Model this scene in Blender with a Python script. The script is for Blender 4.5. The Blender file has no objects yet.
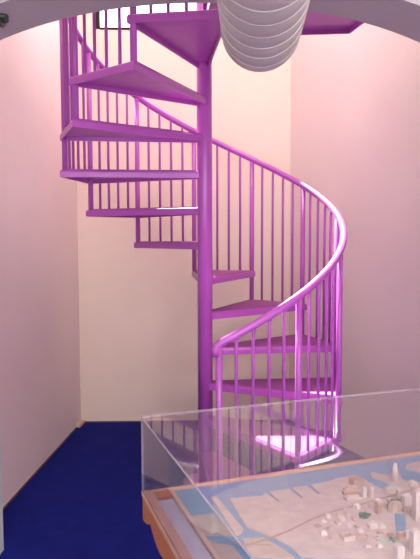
import bpy, bmesh, math, random
from mathutils import Vector, Matrix
random.seed(7)
PI = math.pi
scene = bpy.context.scene
C = scene.collection

# ------------------------------------------------------------------ measured layout (metres)
EYE = 1.4264
PX, PY = -0.0287, 3.3975            # axis of the spiral stair
TH0, DTH, RISE = 0.08858, 0.52614, 0.2
RT, RP, RB, RR = 0.795, 0.768, 0.757, 0.767   # tread corner, post, baluster, rail radii
RAIL0 = 0.9553
POLE_R = 0.0425

# ------------------------------------------------------------------ materials
def new_mat(name):
    m = bpy.data.materials.new(name); m.use_nodes = True
    return m, m.node_tree.nodes, m.node_tree.links

def plain(name, col, rough=0.5, metal=0.0, spec=0.5, var=0.0, scale=20.0, bump=0.0, bscale=200.0, col2=None, detail=4.0):
    m, n, l = new_mat(name)
    b = n['Principled BSDF']
    b.inputs['Base Color'].default_value = (*col, 1)
    b.inputs['Roughness'].default_value = rough
    b.inputs['Metallic'].default_value = metal
    b.inputs['Specular IOR Level'].default_value = spec
    tc = n.new('ShaderNodeTexCoord')
    if var > 0 or col2:
        t = n.new('ShaderNodeTexNoise'); t.inputs['Scale'].default_value = scale; t.inputs['Detail'].default_value = detail
        l.new(tc.outputs['Object'], t.inputs['Vector'])
        r = n.new('ShaderNodeValToRGB')
        c2 = col2 if col2 else tuple(c * (1 - var) for c in col)
        r.color_ramp.elements[0].position = 0.35; r.color_ramp.elements[1].position = 0.65
        r.color_ramp.elements[0].color = (*c2, 1); r.color_ramp.elements[1].color = (*col, 1)
        l.new(t.outputs['Fac'], r.inputs['Fac']); l.new(r.outputs['Color'], b.inputs['Base Color'])
    if bump > 0:
        t2 = n.new('ShaderNodeTexNoise'); t2.inputs['Scale'].default_value = bscale; t2.inputs['Detail'].default_value = 3
        l.new(tc.outputs['Object'], t2.inputs['Vector'])
        bp = n.new('ShaderNodeBump'); bp.inputs['Strength'].default_value = bump; bp.inputs['Distance'].default_value = 0.004
        l.new(t2.outputs['Fac'], bp.inputs['Height']); l.new(bp.outputs['Normal'], b.inputs['Normal'])
    return m

def clear_mat(name, tint=(1, 1, 1), dust=0.0):
    """clear acrylic or glass sheet: straight transparency plus a Schlick reflection on each face"""
    m, n, l = new_mat(name)
    n.remove(n['Principled BSDF'])
    out = n['Material Output']
    lw = n.new('ShaderNodeLayerWeight'); lw.inputs['Blend'].default_value = 0.5
    pw = n.new('ShaderNodeMath'); pw.operation = 'POWER'; pw.inputs[1].default_value = 5
    ml = n.new('ShaderNodeMath'); ml.operation = 'MULTIPLY_ADD'; ml.inputs[1].default_value = 0.96; ml.inputs[2].default_value = 0.04
    l.new(lw.outputs['Facing'], pw.inputs[0]); l.new(pw.outputs[0], ml.inputs[0])
    tr = n.new('ShaderNodeBsdfTransparent'); tr.inputs['Color'].default_value = (*tint, 1)
    gl = n.new('ShaderNodeBsdfGlossy'); gl.inputs['Roughness'].default_value = 0.015
    mx = n.new('ShaderNodeMixShader')
    l.new(ml.outputs[0], mx.inputs[0]); l.new(tr.outputs[0], mx.inputs[1]); l.new(gl.outputs[0], mx.inputs[2])
    if dust > 0:        # fine dust and scratches on the sheet
        df = n.new('ShaderNodeBsdfDiffuse'); df.inputs['Color'].default_value = (0.75, 0.72, 0.74, 1)
        m2 = n.new('ShaderNodeMixShader'); m2.inputs[0].default_value = dust
        l.new(mx.outputs[0], m2.inputs[1]); l.new(df.outputs[0], m2.inputs[2]); mx = m2
    l.new(mx.outputs[0], out.inputs['Surface'])
    return m

M = {}
M['wall'] = plain('wall_paint', (0.76, 0.625, 0.59), 0.75, spec=0.25, var=0.04, scale=2.2, bump=0.05, bscale=60)
M['wall_warm_lit'] = plain('wall_paint_warm_lit', (0.79, 0.645, 0.535), 0.75, spec=0.25, var=0.04, scale=2.2, bump=0.05, bscale=60)  # back wall copy of the wall paint, warmer light put into its colour
M['arch'] = plain('arch_paint', (0.46, 0.42, 0.43), 0.8, spec=0.2, var=0.05, scale=5, bump=0.08, bscale=50)
M['ceiling'] = plain('ceiling_paint', (0.72, 0.66, 0.64), 0.85, spec=0.2, var=0.03, scale=3)
M['carpet'] = plain('blue_carpet', (0.010, 0.017, 0.19), 0.95, spec=0.1, col2=(0.008, 0.014, 0.155), scale=9, bump=0.6, bscale=420)
M['skirt'] = plain('brown_edge', (0.16, 0.085, 0.06), 0.7, var=0.25, scale=12)
M['cream'] = plain('pale_plaster', (0.62, 0.66, 0.63), 0.6, var=0.04, scale=8)
M['darkframe'] = plain('dark_window_frame', (0.022, 0.013, 0.013), 0.6, spec=0.2, var=0.15, scale=10)
M['purple'] = plain('purple_enamel', (0.43, 0.092, 0.445), 0.30, spec=0.5, var=0.10, scale=7, bump=0.03, bscale=90)
M['tread_top'] = plain('worn_tread_top', (0.36, 0.10, 0.30), 0.7, spec=0.3, col2=(0.27, 0.06, 0.25), scale=160, bump=0.4, bscale=260)
M['duct'] = plain('pale_duct_skin', (0.47, 0.445, 0.43), 0.55, spec=0.35, var=0.06, scale=6, bump=0.12, bscale=45)
M['ductrib'] = plain('duct_rib', (0.52, 0.49, 0.455), 0.5, spec=0.35)
M['steel'] = plain('galvanised_strap', (0.45, 0.45, 0.46), 0.4, metal=0.8, var=0.1, scale=30)
M['green'] = plain('dark_green_enamel', (0.03, 0.06, 0.035), 0.45, var=0.2, scale=30)
M['acrylic'] = clear_mat('clear_acrylic', (0.97, 0.965, 0.98), 0.014)
M['pane'] = clear_mat('window_glass')
def edge_mat(name):
    m = clear_mat(name); n = m.node_tree.nodes; l = m.node_tree.links
    out = n['Material Output']; src = out.inputs['Surface'].links[0].from_socket
    df = n.new('ShaderNodeBsdfDiffuse'); df.inputs['Color'].default_value = (0.55, 0.50, 0.52, 1)
    mx = n.new('ShaderNodeMixShader'); mx.inputs[0].default_value = 0.45
    l.new(src, mx.inputs[1]); l.new(df.outputs[0], mx.inputs[2]); l.new(mx.outputs[0], out.inputs['Surface'])
    return m
M['edge'] = edge_mat('polished_acrylic_edge')
M['lavender'] = plain('pale_tray_lining', (0.50, 0.46, 0.52), 0.7, var=0.10, scale=18)

def wood(name, c1, c2, rough=0.45):
    m, n, l = new_mat(name); b = n['Principled BSDF']; b.inputs['Roughness'].default_value = rough
    tc = n.new('ShaderNodeTexCoord'); mp = n.new('ShaderNodeMapping'); mp.inputs['Scale'].default_value = (3, 3, 22)
    t = n.new('ShaderNodeTexNoise'); t.inputs['Scale'].default_value = 4; t.inputs['Detail'].default_value = 6; t.inputs['Distortion'].default_value = 1.2
    r = n.new('ShaderNodeValToRGB'); r.color_ramp.elements[0].position = 0.3; r.color_ramp.elements[1].position = 0.7
    r.color_ramp.elements[0].color = (*c1, 1); r.color_ramp.elements[1].color = (*c2, 1)
    l.new(tc.outputs['Object'], mp.inputs[0]); l.new(mp.outputs[0], t.inputs['Vector']); l.new(t.outputs['Fac'], r.inputs[0]); l.new(r.outputs[0], b.inputs['Base Color'])
    return m
M['wood'] = wood('orange_wood', (0.34, 0.105, 0.03), (0.50, 0.18, 0.06))
M['wood_pale'] = wood('pale_wood', (0.48, 0.26, 0.16), (0.58, 0.34, 0.23))
M['wood_step'] = wood('inner_wood', (0.50, 0.33, 0.235), (0.60, 0.42, 0.31))
M['plinth'] = plain('dark_plinth', (0.05, 0.04, 0.05), 0.7, var=0.1)
M['water'] = plain('model_water', (0.12, 0.275, 0.42), 0.35, spec=0.5, var=0.12, scale=25)
M['teal'] = plain('model_teal_water', (0.10, 0.27, 0.42), 0.35, var=0.12, scale=25)
M['land'] = plain('model_land', (0.50, 0.425, 0.385), 0.85, col2=(0.43, 0.365, 0.33), scale=30, detail=8)
M['land2'] = plain('model_land_tan', (0.45, 0.37, 0.31), 0.85, col2=(0.39, 0.32, 0.27), scale=30, detail=8)
M['road'] = plain('model_road', (0.36, 0.26, 0.22), 0.8, var=0.1)
M['bld'] = plain('model_building_wood', (0.52, 0.43, 0.36), 0.7, var=0.12, scale=50)
M['bldw'] = plain('model_building_white', (0.58, 0.53, 0.47), 0.6, var=0.06, scale=50)
M['bldt'] = plain('model_building_tan', (0.44, 0.31, 0.24), 0.7, var=0.12, scale=50)
M['tree'] = plain('model_foliage', (0.07, 0.22, 0.13), 0.9, var=0.4, scale=90)
M['sofgreen'] = plain('model_pale_green', (0.38, 0.50, 0.40), 0.8, var=0.1, scale=40)

# ------------------------------------------------------------------ mesh helpers
def obj(name, bm, mats, parent=None, smooth=False, loc=None, bevel=0.0):
    bmesh.ops.recalc_face_normals(bm, faces=bm.faces[:])
    me = bpy.data.meshes.new(name); bm.to_mesh(me); bm.free()
    for m in (mats if isinstance(mats, (list, tuple)) else [mats]): me.materials.append(m)
    if smooth:
        for p in me.polygons: p.use_smooth = True
    o = bpy.data.objects.new(name, me); C.objects.link(o)
    if parent: o.parent = parent
    if loc: o.location = loc
    if bevel > 0:
        b = o.modifiers.new('bevel', 'BEVEL'); b.width = bevel; b.segments = 2; b.limit_method = 'ANGLE'
    return o

def empty(name, loc=(0, 0, 0), rz=0.0):
    o = bpy.data.objects.new(name, None); C.objects.link(o)
    o.location = loc; o.rotation_euler = (0, 0, rz); o.empty_display_size = 0.1
    return o

def tag(o, label, cat, group=None):
    o['label'] = label; o['category'] = cat
    if group: o['group'] = group
    return o

def struct(o):
    o['kind'] = 'structure'; return o

def add_box(bm, x0, x1, y0, y1, z0, z1, mi=0):
    v = [bm.verts.new((x, y, z)) for z in (z0, z1) for y in (y0, y1) for x in (x0, x1)]
    for q in ((0, 2, 3, 1), (4, 5, 7, 6), (0, 1, 5, 4), (2, 6, 7, 3), (0, 4, 6, 2), (1, 3, 7, 5)):
        f = bm.faces.new([v[i] for i in q]); f.material_index = mi

def add_prism(bm, pts, z0, z1, mi=0, top_mi=None):
    lo = [bm.verts.new((p[0], p[1], z0)) for p in pts]; hi = [bm.verts.new((p[0], p[1], z1)) for p in pts]
    n = len(pts)
    f = bm.faces.new(lo[::-1]); f.material_index = mi
    f = bm.faces.new(hi); f.material_index = mi if top_mi is None else top_mi
    for i in range(n):
        f = bm.faces.new((lo[i], lo[(i + 1) % n], hi[(i + 1) % n], hi[i])); f.material_index = mi

def add_tube(bm, path, r, seg=12, cap=True, radii=None, mi=0):
    path = [Vector(p) for p in path]; rings = []
    t0 = (path[1] - path[0]).normalized()
    ref = Vector((0, 0, 1)) if abs(t0.z) < 0.9 else Vector((1, 0, 0))
    nrm = (ref - t0 * ref.dot(t0)).normalized()
    for i, p in enumerate(path):
        if i == 0: t = t0
        elif i == len(path) - 1: t = (path[i] - path[i - 1]).normalized()
        else: t = (path[i + 1] - path[i - 1]).normalized()
        nrm = (nrm - t * nrm.dot(t)).normalized(); b = t.cross(nrm)
        rr = radii[i] if radii else r
        rings.append([bm.verts.new(p + (nrm * math.cos(2 * PI * k / seg) + b * math.sin(2 * PI * k / seg)) * rr) for k in range(seg)])
    for a, b2 in zip(rings, rings[1:]):
        for k in range(seg):
            f = bm.faces.new((a[k], a[(k + 1) % seg], b2[(k + 1) % seg], b2[k])); f.smooth = True; f.material_index = mi
    if cap:
        f = bm.faces.new(rings[0][::-1]); f.material_index = mi
        f = bm.faces.new(rings[-1]); f.material_index = mi

def wall_strip(name, p0, p1, thick, z0, z1, mat, holes=()):
    """upright wall from p0 to p1 (plan), its face on the line, thickness to the left of the direction"""
    p0 = Vector(p0); p1 = Vector(p1); d = (p1 - p0); L = d.length; d.normalize(); n = Vector((-d.y, d.x))
    bm = bmesh.new()
    def blk(a, b, za, zb):
        q = [p0 + d * a, p0 + d * b, p0 + d * b + n * thick, p0 + d * a + n * thick]
        add_prism(bm, [(v.x, v.y) for v in q], za, zb)
    if not holes: blk(0, L, z0, z1)
    for (a, b, za, zb) in holes:
        blk(0, a, z0, z1); blk(b, L, z0, z1); blk(a, b, z0, za); blk(a, b, zb, z1)
    return struct(obj(name, bm, mat))

# ------------------------------------------------------------------ the room
TOPZ = 4.9
BL = (-1.003, 4.555); BR = (0.612, 4.590)
bm = bmesh.new(); add_box(bm, -1.7, 2.9, -1.6, 4.9, -0.08, 0.0); struct(obj('floor', bm, M['carpet']))
# back wall with the high window
WX0, WX1, WZ0, WZ1 = 0.145, 1.365, 2.972, 4.40
wall_strip('wall_back', BL, BR, 0.10, 0, TOPZ, M['wall_warm_lit'], [(WX0, WX1, WZ0, WZ1)])
dl = Vector((-0.0619, -0.9981))      # the left wall runs toward the camera
LW_END = (BL[0] + dl.x * 6.1, BL[1] + dl.y * 6.1)
wall_strip('wall_left', LW_END, BL, 0.15, 0, TOPZ, M['wall'])
dr = Vector((0.42, -0.9075))
RW = (BR[0] + dr.x * 2.36, BR[1] + dr.y * 2.36)
wall_strip('wall_right', BR, RW, 0.15, 0, TOPZ, M['wall'])
wall_strip('wall_side', RW, (RW[0] + 0.35, -1.6), 0.15, 0, 2.78, M['wall'])
wall_strip('wall_rear', (2.0, -1.55), (-1.36, -1.55), 0.12, 0, 2.75, M['wall'], [(0.3, 3.06, 0.45, 2.5)])  # unseen wall, added with a wide opening to cut light from behind the camera
# upper ceiling over the stair well, and the lower ceiling of the room in front of the arch
bm = bmesh.new(); add_prism(bm, [(-1.25, 2.2), (RW[0] + 0.2, 2.2), (RW[0] + 0.2, 2.6), (0.80, 4.80), (-1.25, 4.80)], TOPZ, TOPZ + 0.1)
struct(obj('ceiling', bm, M['ceiling']))
bm = bmesh.new(); add_box(bm, -1.5, 2.3, -1.6, 2.18, 2.70, 2.80); struct(obj('ceiling_near', bm, M['ceiling']))
# arch wall: a flat curved soffit carried by two piers
AY0, AY1, AX = 2.18, 2.46, 0.99
bm = bmesh.new(); N = 40
xs = [-AX + 2 * AX * i / N for i in range(N + 1)]
def arch_z(x): return 2.361 - 0.17 * x * x - 0.06 * x ** 4 - 0.007 * x
def arch_col(xa, xb, za, zb, ztop):
    v = [bm.verts.new(p) for p in ((xa, AY0, za), (xb, AY0, zb), (xb, AY1, zb), (xa, AY1, za), (xa, AY0, ztop), (xb, AY0, ztop), (xb, AY1, ztop), (xa, AY1, ztop))]
    for q in ((0, 3, 2, 1), (4, 5, 6, 7), (0, 1, 5, 4), (2, 3, 7, 6)): bm.faces.new([v[i] for i in q])
for xa, xb in zip(xs, xs[1:]):
    arch_col(xa, xb, arch_z(xa), arch_z(xb), 3.70)
bmesh.ops.remove_doubles(bm, verts=bm.verts[:], dist=1e-5)
add_box(bm, -1.16, -AX, AY0, AY1, 0, 3.70); add_box(bm, AX, 1.60, AY0, AY1, 0, 3.70)
struct(obj('wall_front', bm, M['arch']))
# splayed pale pier that runs from the arch to the left wall
bm = bmesh.new(); add_prism(bm, [(-1.088, 3.02), (-1.13, 2.46), (-0.955, 2.46), (-0.950, 2.655)], 0, 2.17)
struct(obj('trim_1', bm, M['cream']))
# carpet edging along the walls
def skirt(name, a, b, inward, h=0.009, t=0.006):
    a = Vector(a); b = Vector(b); n = Vector(inward) * t
    bm = bmesh.new(); add_prism(bm, [(a.x, a.y), (b.x, b.y), (b.x + n.x, b.y + n.y), (a.x + n.x, a.y + n.y)], 0, h)
    return struct(obj(name, bm, M['skirt']))
skirt('baseboard_left', (BL[0], BL[1]), (BL[0] + dl.x * 1.55, BL[1] + dl.y * 1.55), (0.998, -0.062))
skirt('baseboard_back', BL, BR, (0, -1))
skirt('baseboard_right', BR, RW, (-0.9075, -0.42))

bm = bmesh.new(); add_prism(bm, [(BL[0] - 0.002, BL[1] - 0.002), (BL[0] - 0.012, BL[1] - 0.13), (BL[0] + 0.022, BL[1] - 0.13), (BL[0] + 0.034, BL[1] - 0.002)], 0, 0.02)
struct(obj('trim_2', bm, M['wood_step'], bevel=0.003))

# window_1: dark frame, pane
fx0, fx1 = BL[0] + WX0, BL[0] + WX1
wy = 4.538
win = struct(empty('window_1', (fx0, wy + 0.02, WZ0)))
bm = bmesh.new(); W = fx1 - fx0; H = WZ1 - WZ0
add_box(bm, 0, 0.045, 0, 0.03, 0, H); add_box(bm, W - 0.045, W, 0, 0.03, 0, H)
add_box(bm, 0.045, W - 0.045, 0, 0.03, -0.004, 0.014); add_box(bm, 0.045, W - 0.045, 0, 0.03, H - 0.045, H)
struct(obj('frame', bm, M['darkframe'], win))
bm = bmesh.new(); add_box(bm, 0.045, W - 0.045, 0.012, 0.016, 0.014, H - 0.045)
struct(obj('pane', bm, M['pane'], win))

# ------------------------------------------------------------------ the purple spiral stair
stair = tag(empty('spiral_staircase', (PX, PY, 0)), 'purple painted metal spiral staircase winding up around a round centre pole', 'staircase')
def ang(k): return TH0 + k * DTH
def cyl(r, k, z):           # local to the stair axis; angle 0 faces the camera
    a = ang(k); return (r * math.sin(a), -r * math.cos(a), z)

bm = bmesh.new(); add_tube(bm, [(0, 0, 0), (0, 0, 3.62)], POLE_R, 32); obj('pole', bm, M['purple'], stair)
bm = bmesh.new(); add_tube(bm, [(0, 0, 3.62), (0, 0, 3.635), (0, 0, 3.66)], 0, 24, True, [POLE_R + .004, POLE_R + .004, 0.02]); obj('pole_cap', bm, M['purple'], stair)
bm = bmesh.new(); add_tube(bm, [(0, 0, 0), (0, 0, 0.012)], 0.13, 32); obj('base_plate', bm, M['purple'], stair)

def tread_mesh(shell, lip=0.041, t=0.012):
    """one wedge tread in its own frame: bisector along -Y, top at z = 0; a pan with lips turned down all round"""
    half = DTH / 2 + 0.022
    o1 = Vector((-RT * math.sin(half), -RT * math.cos(half))); o2 = Vector((RT * math.sin(half), -RT * math.cos(half)))
    i1 = Vector((-0.031, -0.02)); i2 = Vector((0.031, -0.02))
    bm = bmesh.new()
    if not shell:
        c = (o1 + o2 + i1 + i2) / 4
        pts = [p + (c - p).normalized() * 0.022 for p in (i1, o1, o2, i2)]
        add_prism(bm, [(p.x, p.y) for p in pts], -0.001, 0.0025)
        return bm
    P4 = (i1, o1, o2, i2)
    def inset(w):                                                    # the outline moved inward by w
      ins = []
      for a, b, c in zip(P4[-1:] + P4[:-1], P4, P4[1:] + P4[:1]):
          d1 = (b - a).normalized(); d2 = (c - b).normalized()
          n1 = Vector((d1.y, -d1.x)); n2 = Vector((d2.y, -d2.x))
          cen = (o1 + o2 + i1 + i2) / 4
          if n1.dot(cen - b) < 0: n1 = -n1
          if n2.dot(cen - b) < 0: n2 = -n2
          m = (n1 + n2).normalized(); ins.append(b + m * (w / max(0.35, m.dot(n1))))
      return ins
    V = [[bm.verts.new((p.x, p.y, z)) for p in pts] for pts, z in ((inset(.014), 0), (inset(.0075), -.0014), (inset(.0026), -.0056), (P4, -.014), (P4, -lip), (inset(.009), -lip), (inset(.009), -t - .006))]
    bm.faces.new(V[0]); bm.faces.new(V[-1])
    for A_, B_ in zip(V, V[1:]):
        for q in range(4): bm.faces.new((A_[q], A_[(q + 1) % 4], B_[(q + 1) % 4], B_[q]))
    return bm
tr0 = obj('tread', tread_mesh(True), M['purple'], stair)
cv0 = obj('tread_cover', tread_mesh(False), M['tread_top'], tr0)
cv0['label'] = 'worn rose coloured walking surface'
NT = 12
for i in range(1, NT + 1):
    if i == 1: t, c = tr0, cv0
    else:
        t = tr0.copy(); C.objects.link(t); t.parent = stair
        c = cv0.copy(); C.objects.link(c); c.parent = t
    t.location = (0, 0, i * RISE); t.rotation_euler = (0, 0, ang(i - 0.5))

# handrail: one continuous helix with a short return to the newel post
bm = bmesh.new()
path = []
a0 = cyl(RR, 0, RAIL0)
path += [cyl(RR, -0.03, RAIL0 - 0.055), cyl(RR, -0.035, RAIL0 - 0.03), cyl(RR, -0.02, RAIL0 - 0.008)]
n = 220
path += [cyl(RR, 0.04 + 12.06 * i / n, RAIL0 + (0.04 + 12.06 * i / n) * RISE) for i in range(n + 1)]
add_tube(bm, path, 0.019, 14)
obj('handrail', bm, M['purple'], stair)

# thick posts, one per tread corner
def bar_mesh(L, r, seg): 
    b = bmesh.new(); add_tube(b, [(0, 0, 0), (0, 0, L)], r, seg); return b
for k in range(0, NT + 1):
    z0 = 0.0 if k == 0 else k * RISE - 0.036
    z1 = RAIL0 + k * RISE - 0.004
    b = bar_mesh(z1 - z0, 0.0155, 12)
    add_tube(b, [(0, 0, -0.006), (0, 0, 0.0)], 0.018, 12)
    obj('post', b, M['purple'], stair, loc=cyl(RP, k, z0))
# thin balusters, four per tread
for i in range(1, NT + 1):
    for j in range(1, 5):
        k = i - 1 + j / 5
        z0 = i * RISE; z1 = RAIL0 + k * RISE
        p = cyl(RB, k, z0); q = cyl(RR, k + (0.035 if i == 1 else 0.0), z1)
        b = bmesh.new()
        L = z1 - z0; dx, dy = q[0] - p[0], q[1] - p[1]
        add_tube(b, [(0, 0, 0), (0, 0, L - 0.05), (dx * .12, dy * .12, L - 0.032), (dx * .5, dy * .5, L - 0.014), (dx, dy, L)], 0.0078, 8)
        obj('baluster', b, M['purple'], stair, loc=p)
# top landing plate with a turned-down rim, reaching the wall over the arch
bm = bmesh.new()
lp = [(-0.045, 3.52), (0.79, 3.455), (0.835, 3.25), (0.86, 2.462), (0.06, 2.462), (0.05, 2.63), (-0.03, 3.30)]
lp = [(x - PX, y - PY) for x, y in lp]
zt = 13 * RISE
add_prism(bm, lp, zt - 0.006, zt)
cc = Vector((sum(p[0] for p in lp) / 7, sum(p[1] for p in lp) / 7))
for a, b in zip(lp, lp[1:] + lp[:1]):
    a = Vector(a); b = Vector(b); d = (b - a).normalized(); nn = Vector((-d.y, d.x))
    if nn.dot(cc - a) < 0: nn = -nn
    q = [a, b, b + nn * 0.008, a + nn * 0.008]
    add_prism(bm, [(v.x, v.y) for v in q], zt - 0.032, zt - 0.006)
obj('landing', bm, M['purple'], stair)

# ------------------------------------------------------------------ the flexible duct overhead
duct = tag(empty('ventilation_duct', (0.15, 1.87, 2.05)), 'pale ribbed flexible air duct hanging in front of the grey arch', 'duct')
ax = Vector((0.063, 1.0, 0.0)).normalized()
bend = 0.15
S = Vector((0.155, 1.835, 2.052))
dpath = [S - ax * 3.0 + ax * (3.0 * i / 60) for i in range(61)]
up = Vector((0, 0, 1)); cen = S + up * bend
for i in range(1, 13):
    a = PI / 2 * i / 12; dpath.append(cen + ax * math.sin(a) * bend - up * math.cos(a) * bend)
last = dpath[-1]
for i in range(1, 9): dpath.append(last + up * (2.70 - last.z) * i / 8)
org = Vector((0.15, 1.87, 2.05))
dloc = [p - org for p in dpath]
# the skin bulges slightly between the wire ribs
fine = []
for a, b in zip(dloc, dloc[1:]):
    for s in range(3): fine.append(a.lerp(b, s / 3))
fine.append(dloc[-1])
acc = [0.0]
for a, b in zip(fine, fine[1:]): acc.append(acc[-1] + (b - a).length)
PITCH = 0.088
rad = [0.1175 + 0.0035 * abs(math.sin(PI * s / PITCH)) for s in acc]
bm = bmesh.new(); add_tube(bm, fine, 0, 40, True, rad); obj('duct_skin', bm, M['duct'], duct, smooth=True)
def at(s):
    for i in range(len(acc) - 1):
        if acc[i + 1] >= s:
            t = (s - acc[i]) / (acc[i + 1] - acc[i]); return fine[i].lerp(fine[i + 1], t), (fine[i + 1] - fine[i]).normalized()
    return fine[-1], (fine[-1] - fine[-2]).normalized()
bm = bmesh.new(); s = PITCH
while s < acc[-1] - 0.02:
    p, t = at(s)
    x = ax.cross(up).normalized(); y = t.cross(x)
    ring = [p + (x * math.cos(2 * PI * k / 40) + y * math.sin(2 * PI * k / 40)) * 0.1178 for k in range(40)]
    vs = []
    for k in range(40):
        c0 = ring[k]; out = (c0 - p).normalized()
        vs.append([bm.verts.new(c0 + (out * math.cos(q * PI / 2) + t * math.sin(q * PI / 2)) * 0.0026) for q in range(4)])
    for k in range(40):
        for q in range(4): bm.faces.new((vs[k][q], vs[(k + 1) % 40][q], vs[(k + 1) % 40][(q + 1) % 4], vs[k][(q + 1) % 4]))
    s += PITCH
obj('wire_rib', bm, M['ductrib'], duct, smooth=True)
for yy in (0.9, -0.6):
    p = S + ax * (yy - S.y) - org
    b = bmesh.new()
    for sx in (-1, 1): add_box(b, p.x + sx * 0.1235 - 0.0015, p.x + sx * 0.1235 + 0.0015, p.y - 0.012, p.y + 0.012, 0.0, 2.70 - org.z)
    add_tube(b, [(p.x, p.y - 0.012, p.z), (p.x, p.y + 0.012, p.z)], 0.1235, 40, False)
    obj('hanger_strap', b, M['steel'], duct)

# small dark fitting on the arch soffit
fit = tag(empty('spot_fitting', (-0.775, 2.28, 2.243)), 'small dark green fitting fixed under the left side of the grey arch', 'fitting')
bm = bmesh.new(); add_tube(bm, [(0, 0, 0.006), (0, 0, -0.012)], 0.03, 20); obj('mount', bm, M['green'], fit)
bm = bmesh.new(); add_tube(bm, [(0.0, 0.02, -0.018), (-0.01, -0.05, -0.026)], 0, 20, True, [0.014, 0.021]); add_tube(bm, [(0, 0, -0.012), (0, 0, -0.02)], 0.008, 10); obj('lamp_head', bm, M['green'], fit)

# ------------------------------------------------------------------ display table, hood, city model
TA = math.radians(19.2)
CX, CY = -0.217, 1.88
LEN, DEP = 1.14, 1.02
def pl(u, v): return (u, -v)            # local frame: u along the far edge, v toward the viewer
TZ = 0.60
table = tag(empty('display_table', (CX, CY, 0), TA), 'low orange-wood display table with scalloped edge standing on blue carpet', 'table')
FW = 0.035
bm = bmesh.new()
outer = [pl(0, -0.03), pl(LEN, -0.03), pl(LEN, DEP), pl(0, DEP)]
def frame_bar(u0, u1, v0, v1, z0, z1, m, name, bev=0.003):
    b = bmesh.new(); add_box(b, u0, u1, -v1, -v0, z0, z1); return obj(name, b, m, table, bevel=bev)
frame_bar(0, LEN, -0.03, -0.016, TZ - 0.018, TZ, M['wood_pale'], 'rim')
frame_bar(FW, 0.090, -0.016, 0.026, TZ - 0.018, TZ - 0.003, M['wood'], 'end_block', 0.002)
frame_bar(0, LEN, DEP - FW, DEP, TZ - 0.018, TZ, M['wood_pale'], 'rim')
frame_bar(0, FW, -0.016, DEP - FW, TZ - 0.018, TZ, M['wood_pale'], 'rim')
frame_bar(LEN - FW, LEN, -0.016, DEP - FW, TZ - 0.018, TZ, M['wood_pale'], 'rim')
# scalloped apron on the four sides
def apron(p, q, inward):
    p = Vector(p); q = Vector(q); d = q - p; L = d.length; d.normalize(); n = Vector(inward) * 0.02
    b = bmesh.new(); N = int(L / 0.008); ro, ri = [], []
    for i in range(N + 1):
        s = L * i / N
        ph = (s % 0.235) / 0.235
        hgt = 0.042 + 0.034 * (math.sin(PI * ph) ** 0.8)
        a = p + d * s
        ro.append((b.verts.new((a.x, a.y, TZ - 0.021)), b.verts.new((a.x, a.y, TZ - 0.021 - hgt))))
        a = a + n
        ri.append((b.verts.new((a.x, a.y, TZ - 0.021)), b.verts.new((a.x, a.y, TZ - 0.021 - hgt))))
    for i in range(N):
        b.faces.new((ro[i][0], ro[i + 1][0], ro[i + 1][1], ro[i][1])); b.faces.new((ri[i][0], ri[i][1], ri[i + 1][1], ri[i + 1][0]))
        b.faces.new((ro[i][0], ri[i][0], ri[i + 1][0], ro[i + 1][0])); b.faces.new((ro[i][1], ro[i + 1][1], ri[i + 1][1], ri[i][1]))
    b.faces.new((ro[0][0], ro[0][1], ri[0][1], ri[0][0])); b.faces.new((ro[N][0], ri[N][0], ri[N][1], ro[N][1]))
    return obj('apron', b, M['wood'], table)
apron(pl(0.003, DEP - .003), pl(0.003, -0.027), (1, 0)); apron(pl(0.023, -0.027), pl(LEN - .023, -0.027), (0, -1))
apron(pl(LEN - .003, -0.027), pl(LEN - .003, DEP - .003), (-1, 0)); apron(pl(LEN - .023, DEP - .003), pl(0.023, DEP - .003), (0, 1))
frame_bar(0.004, LEN - 0.004, -0.026, DEP - 0.004, TZ - 0.024, TZ - 0.0181, M['plinth'], 'groove_strip', 0)
b = bmesh.new(); add_box(b, FW + .0, LEN - FW, -(DEP - FW), 0.016, TZ - 0.0180, TZ - 0.0165); o = obj('tray_lining', b, M['lavender'], table); o['label'] = 'pale lavender lining of the tray'
b = bmesh.new(); add_box(b, 0.30, LEN - 0.30, -(DEP - 0.30), -0.27, 0.0, TZ - 0.0240); obj('pedestal', b, M['plinth'], table, bevel=0.004)

# clear hood
HB, HT, TK = TZ, 0.85, 0.006
hood = tag(empty('acrylic_hood', (CX, CY, HB), TA), 'clear acrylic hood covering the city model on the table', 'display cover')
u0, u1, v0, v1 = 0.001, LEN - 0.001, -0.028, DEP - 0.002
def sheet(name, x0, x1, y0, y1, z0, z1):
    b = bmesh.new(); add_box(b, x0, x1, y0, y1, z0, z1)
    dims = sorted([(x1 - x0, 0), (y1 - y0, 1), (z1 - z0, 2)])
    thin = dims[0][1]
    bmesh.ops.recalc_face_normals(b, faces=b.faces[:])
    for f in b.faces: f.material_index = 0 if abs(f.normal[thin]) > 0.9 else 1
    o = obj(name, b, [M['acrylic'], M['edge']], hood)
    return o
h = HT - HB
sheet('top_panel', u0, u1, -v1, -v0, h - TK, h)
sheet('side_panel', u0, u0 + TK, -v1, -v0, 0, h - TK - .0004)
sheet('side_panel', u1 - TK, u1, -v1, -v0, 0, h - TK - .0004)
sheet('side_panel', u0 + TK + .0004, u1 - TK - .0004, -v0 - TK, -v0, 0, h - TK - .0004)
sheet('side_panel', u0 + TK + .0004, u1 - TK - .0004, -v1, -v1 + TK, 0, h - TK - .0004)

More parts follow.
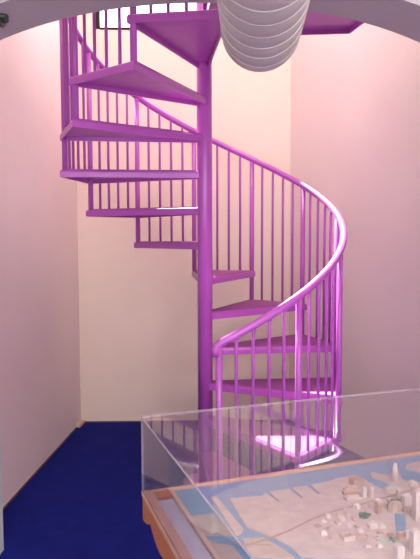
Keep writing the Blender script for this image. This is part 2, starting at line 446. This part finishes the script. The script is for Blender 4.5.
# the model
MZ = TZ - 0.0165
model = tag(empty('city_model', (CX, CY, MZ), TA), 'architectural model of a harbour city with blue water under the clear hood', 'scale model')
mu0, mv0, mu1, mv1 = 0.092, -0.0155, LEN - FW - 0.004, DEP - FW - 0.004
b = bmesh.new(); add_box(b, mu0 + 0.012, mu1, -mv1, -mv0, 0.0, 0.006); obj('water_sheet', b, M['water'], model)
b = bmesh.new(); add_box(b, mu0, mu0 + 0.012, -mv1, -mv0, 0.0, 0.0115); o = obj('edge_strip', b, M['wood_step'], model)
def land(name, pts, m, h0=0.0, h1=0.010):
    b = bmesh.new(); add_prism(b, [pl(*p) for p in pts], h0, h1); 
    bmesh.ops.triangulate(b, faces=[f for f in b.faces if len(f.verts) > 4])
    return obj(name, b, m, model)
# city quarter east of the canal, with its three slipway notches
A = [(0.256, 0.108), (0.295, 0.112), (0.366, 0.124), (0.384, 0.106), (0.391, 0.178), (0.400, 0.178), (0.397, 0.104),
     (0.470, 0.103), (0.471, 0.182), (0.482, 0.182), (0.482, 0.102), (0.538, 0.101), (0.537, 0.173), (0.549, 0.173), (0.551, 0.1),
     (0.594, 0.098), (0.689, 0.079), (0.738, 0.077), (0.752, 0.106), (0.749, 0.151), (0.759, 0.205), (0.779, 0.221), (0.812, 0.181), (0.800, 0.146), (0.786, 0.118),
     (0.800, 0.080), (0.817, 0.076), (0.850, 0.122), (0.891, 0.089), (0.908, 0.095), (0.872, 0.165), (0.883, 0.188), (0.917, 0.208), (mu1, 0.26), (mu1, mv1),
     (0.62, mv1), (0.60, 0.74), (0.606, 0.62), (0.45, 0.56), (0.308, 0.497), (0.306, 0.443), (0.281, 0.375), (0.237, 0.302)]
land('land_quarter', A, M['land'])
land('land_quarter', [(0.205, 0.073), (0.222, 0.079), (0.222, 0.31), (0.205, 0.332), (0.19, 0.335)], M['land'])
land('water_basin', [(0.108, 0.022), (0.112, 0.178), (0.172, 0.181), (0.187, 0.059), (0.186, 0.030)], M['teal'], 0.006, 0.0072)
land('land_quarter', [(0.105, 0.183), (0.173, 0.186), (0.186, 0.335), (0.105, 0.304)], M['land2'])
land('land_quarter', [(0.105, 0.332), (0.158, 0.388), (0.162, 0.46), (0.30, 0.53), (0.42, 0.58), (0.57, 0.64), (0.57, 0.76), (0.59, mv1), (0.105, mv1)], M['land2'])
land('land_quarter', [(0.200, 0.358), (0.255, 0.372), (0.28, 0.45), (0.292, 0.498), (0.185, 0.452)], M['land2'])
land('land_quarter', [(mu1, 0.035), (1.042, 0.045), (0.971, 0.057), (0.947, 0.089), (0.974, 0.126), (mu1, 0.13)], M['land'])
land('water_basin', [(0.685, 0.376), (0.716, 0.387), (0.639, 0.494), (0.609, 0.49)], M['water'], 0.010, 0.0112)
land('lawn', [(0.592, 0.331), (0.619, 0.354), (0.587, 0.376), (0.572, 0.362)], M['tree'], 0.010, 0.0125)
land('lawn', [(0.80, 0.19), (0.83, 0.2), (0.80, 0.26), (0.775, 0.25)], M['sofgreen'], 0.010, 0.0115)
land('lawn', [(0.55, 0.47), (0.57, 0.475), (0.56, 0.52), (0.535, 0.525)], M['sofgreen'], 0.010, 0.0115)
def road(pts, w, z):
    b = bmesh.new(); P2 = [Vector(pl(*p)) for p in pts]; L, R = [], []
    for i, p in enumerate(P2):
        d = (P2[min(i + 1, len(P2) - 1)] - P2[max(i - 1, 0)]).normalized(); n = Vector((-d.y, d.x)) * w / 2
        L.append((b.verts.new((*(p + n), z)), b.verts.new((*(p + n), z + .0012)))); R.append((b.verts.new((*(p - n), z)), b.verts.new((*(p - n), z + .0012))))
    for i in range(len(P2) - 1):
        b.faces.new((L[i][1], L[i + 1][1], R[i + 1][1], R[i][1])); b.faces.new((L[i][0], R[i][0], R[i + 1][0], L[i + 1][0]))
        b.faces.new((L[i][0], L[i + 1][0], L[i + 1][1], L[i][1])); b.faces.new((R[i][0], R[i][1], R[i + 1][1], R[i + 1][0]))
    b.faces.new((L[0][0], L[0][1], R[0][1], R[0][0])); b.faces.new((L[-1][0], R[-1][0], R[-1][1], L[-1][1]))
    return obj('road', b, M['road'], model)
road([(0.96, 0.235), (0.885, 0.243), (0.78, 0.262), (0.677, 0.278), (0.612, 0.287), (0.555, 0.293), (0.495, 0.305), (0.438, 0.322), (0.385, 0.343), (0.341, 0.362), (0.281, 0.380), (0.23, 0.392), (0.177, 0.404)], 0.007, 0.0102)
road([(0.109, 0.352), (0.14, 0.366), (0.18, 0.385), (0.26, 0.42)], 0.005, 0.0102)
# buildings: walls with a pitched or stepped roof
BTOP = 0.010
def building(u, v, w, d, h, m, kind=0, rz=0.0):
    b = bmesh.new()
    x, y = w / 2, d / 2
    if kind == 0:       # hipped roof
        add_box(b, -x, x, -y, y, 0, h)
        r = [b.verts.new(p) for p in ((-x, -y, h), (x, -y, h), (x, y, h), (-x, y, h), (-x * .5, 0, h + d * .3), (x * .5, 0, h + d * .3))]
        for q in ((0, 1, 5, 4), (2, 3, 4, 5), (1, 2, 5), (3, 0, 4)): b.faces.new([r[i] for i in q])
    elif kind == 1:     # slab with a set-back top
        add_box(b, -x, x, -y, y, 0, h); add_box(b, -x * .7, x * .7, -y * .7, y * .7, h, h + 0.004)
    elif kind == 2:     # round tower
        add_tube(b, [(0, 0, 0), (0, 0, h * .7), (0, 0, h * .72), (0, 0, h)], 0, 14, True, [x, x * .95, x * .75, x * .6])
    elif kind == 3:     # courtyard block
        add_box(b, -x, x, -y, -y * .45, 0, h); add_box(b, -x, x, y * .45, y, 0, h); add_box(b, -x, -x * .55, -y * .45, y * .45, 0, h); add_box(b, x * .55, x, -y * .45, y * .45, 0, h)
    o = obj('building', b, m, model, loc=(u, -v, BTOP)); o.rotation_euler = (0, 0, rz); return o
BU = [  # landmark buildings
    (0.842, 0.165, .020, .020, .060, 'bldw', 2), (0.625, 0.245, .055, .026, .007, 'bld', 0), (0.700, 0.150, .042, .030, .020, 'bldt', 1), (0.640, 0.205, .05, .02, .010, 'bldt', 0), (0.66, 0.175, .05, .014, .006, 'bld', 1),
    (0.472, 0.455, .036, .030, .012, 'bld', 3), (0.600, 0.580, .022, .022, .060, 'bldw', 1), (0.545, 0.585, .022, .020, .030, 'bldw', 1), (0.725, 0.430, .022, .022, .085, 'bldw', 1),
    (0.760, 0.335, .026, .020, .030, 'bldw', 0), (0.712, 0.345, .030, .022, .018, 'bldt', 0), (0.800, 0.330, .022, .022, .045, 'bld', 1), (0.666, 0.245, .012, .012, .030, 'bldw', 1), (0.690, 0.250, .012, .012, .028, 'bldw', 1),
    (0.575, 0.425, .026, .020, .012, 'bldw', 1), (0.77, 0.235, .03, .018, .012, 'bld', 0), (0.86, 0.235, .024, .02, .02, 'bldw', 1), (0.92, 0.25, .022, .02, .032, 'bldw', 1)]
for u, v, w, d, hh, m, k in BU: building(u, v, w, d, hh, M[m], k, random.uniform(-.15, .15))
placed = [(x[0], x[1]) for x in BU]
water_boxes = [(0.60, 0.725, 0.365, 0.505), (0.74, 0.82, 0.09, 0.225)]
cnt = 0; tries = 0
while cnt < 78 and tries < 6000:
    tries += 1
    u, v = random.uniform(0.42, 0.95), random.uniform(0.27, 0.64)
    if u > 0.97 - (v - 0.17) * 0.55: continue
    if u < 0.5 and v > 0.40 + (u - 0.3) * 0.35: continue
    if v < 0.30 + max(0, (0.55 - u)) * 0.4: continue
    if u < 0.66 and v > 0.53 and u < 0.60 + (v - 0.5) * 0.4: continue
    if any(a < u < b_ and c < v < d_ for a, b_, c, d_ in water_boxes): continue
    if any((u - a) ** 2 + (v - c) ** 2 < 0.025 ** 2 for a, c in placed): continue
    if 0.55 < u < 0.64 and 0.31 < v < 0.40: continue
    if u < 0.5 and random.random() < 0.6: continue
    placed.append((u, v)); cnt += 1
    tall = u > 0.60
    hh = random.choice([.008, .010, .014, .02, .026, .035]) if tall else random.uniform(.003, .008)
    building(u, v, random.uniform(.011, .021), random.uniform(.010, .018), hh, M[random.choice(['bld', 'bldw', 'bld', 'bldw', 'bldt'])], random.choice([0, 0, 1, 1, 3]), random.uniform(-.3, .3))
# tree clumps
def clump(u, v, r):
    b = bmesh.new(); bmesh.ops.create_icosphere(b, subdivisions=2, radius=r)
    for vv in b.verts: vv.co *= random.uniform(.75, 1.2); vv.co.z *= 0.8
    obj('tree', b, M['tree'], model, loc=(u, -v, BTOP + r * .55))
for u, v, r in ((0.722, 0.318, .012), (0.742, 0.318, .010), (0.705, 0.345, .012), (0.688, 0.352, .010), (0.70, 0.332, .012), (0.762, 0.300, .009), (0.585, 0.352, .007), (0.600, 0.352, .007),
                (0.58, 0.51, .009), (0.69, 0.50, .010), (0.70, 0.515, .009), (0.78, 0.42, .010), (0.835, 0.40, .010)): clump(u, v, r)

# ------------------------------------------------------------------ light
w = bpy.data.worlds.new('sky'); scene.world = w; w.use_nodes = True
bg = w.node_tree.nodes['Background']; bg.inputs['Color'].default_value = (0.93, 0.92, 1.0, 1); bg.inputs['Strength'].default_value = 2.6
sun = bpy.data.lights.new('sun', 'SUN'); sun.energy = 20; sun.angle = math.radians(0.53); sun.color = (1.0, 0.95, 0.9)
so = bpy.data.objects.new('sun', sun); C.objects.link(so)
so.rotation_euler = Vector((0.43, -1.0, -1.69)).to_track_quat('-Z', 'Y').to_euler()
so.location = (-2, 8, 8)

# added warm fill light above the stair well, brightens the upper walls
al = bpy.data.lights.new('upper_fill_light', 'AREA'); al.shape = 'DISK'; al.size = 0.7; al.energy = 15; al.color = (1.0, 0.86, 0.66)
ao = bpy.data.objects.new('upper_fill_light', al); C.objects.link(ao); ao.location = (0.25, 3.0, TOPZ - 0.05)

# added fill light near the front ceiling, brightens the model and lower stair
fl = bpy.data.lights.new('front_fill_light', 'AREA'); fl.shape = 'DISK'; fl.size = 0.9; fl.energy = 28; fl.color = (1.0, 0.93, 0.93)
fo = bpy.data.objects.new('front_fill_light', fl); C.objects.link(fo); fo.location = (0.75, 0.1, 2.64)

# ------------------------------------------------------------------ camera
cam = bpy.data.cameras.new('camera'); co = bpy.data.objects.new('camera', cam); C.objects.link(co)
cam.sensor_fit = 'VERTICAL'; cam.sensor_height = 24.0; cam.lens = 24.0 * 598.487 / 559.0
cam.clip_start = 0.02
co.location = (0, 0, EYE)
co.rotation_euler = (PI / 2 - 0.06977, 0, 0)
co.rotation_euler.rotate_axis('Z', -0.00286)
scene.camera = co
vs = scene.view_settings
vs.view_transform = 'Standard'; vs.look = 'None'; vs.gamma = 1.0; vs.use_curve_mapping = False; vs.exposure = 1.4
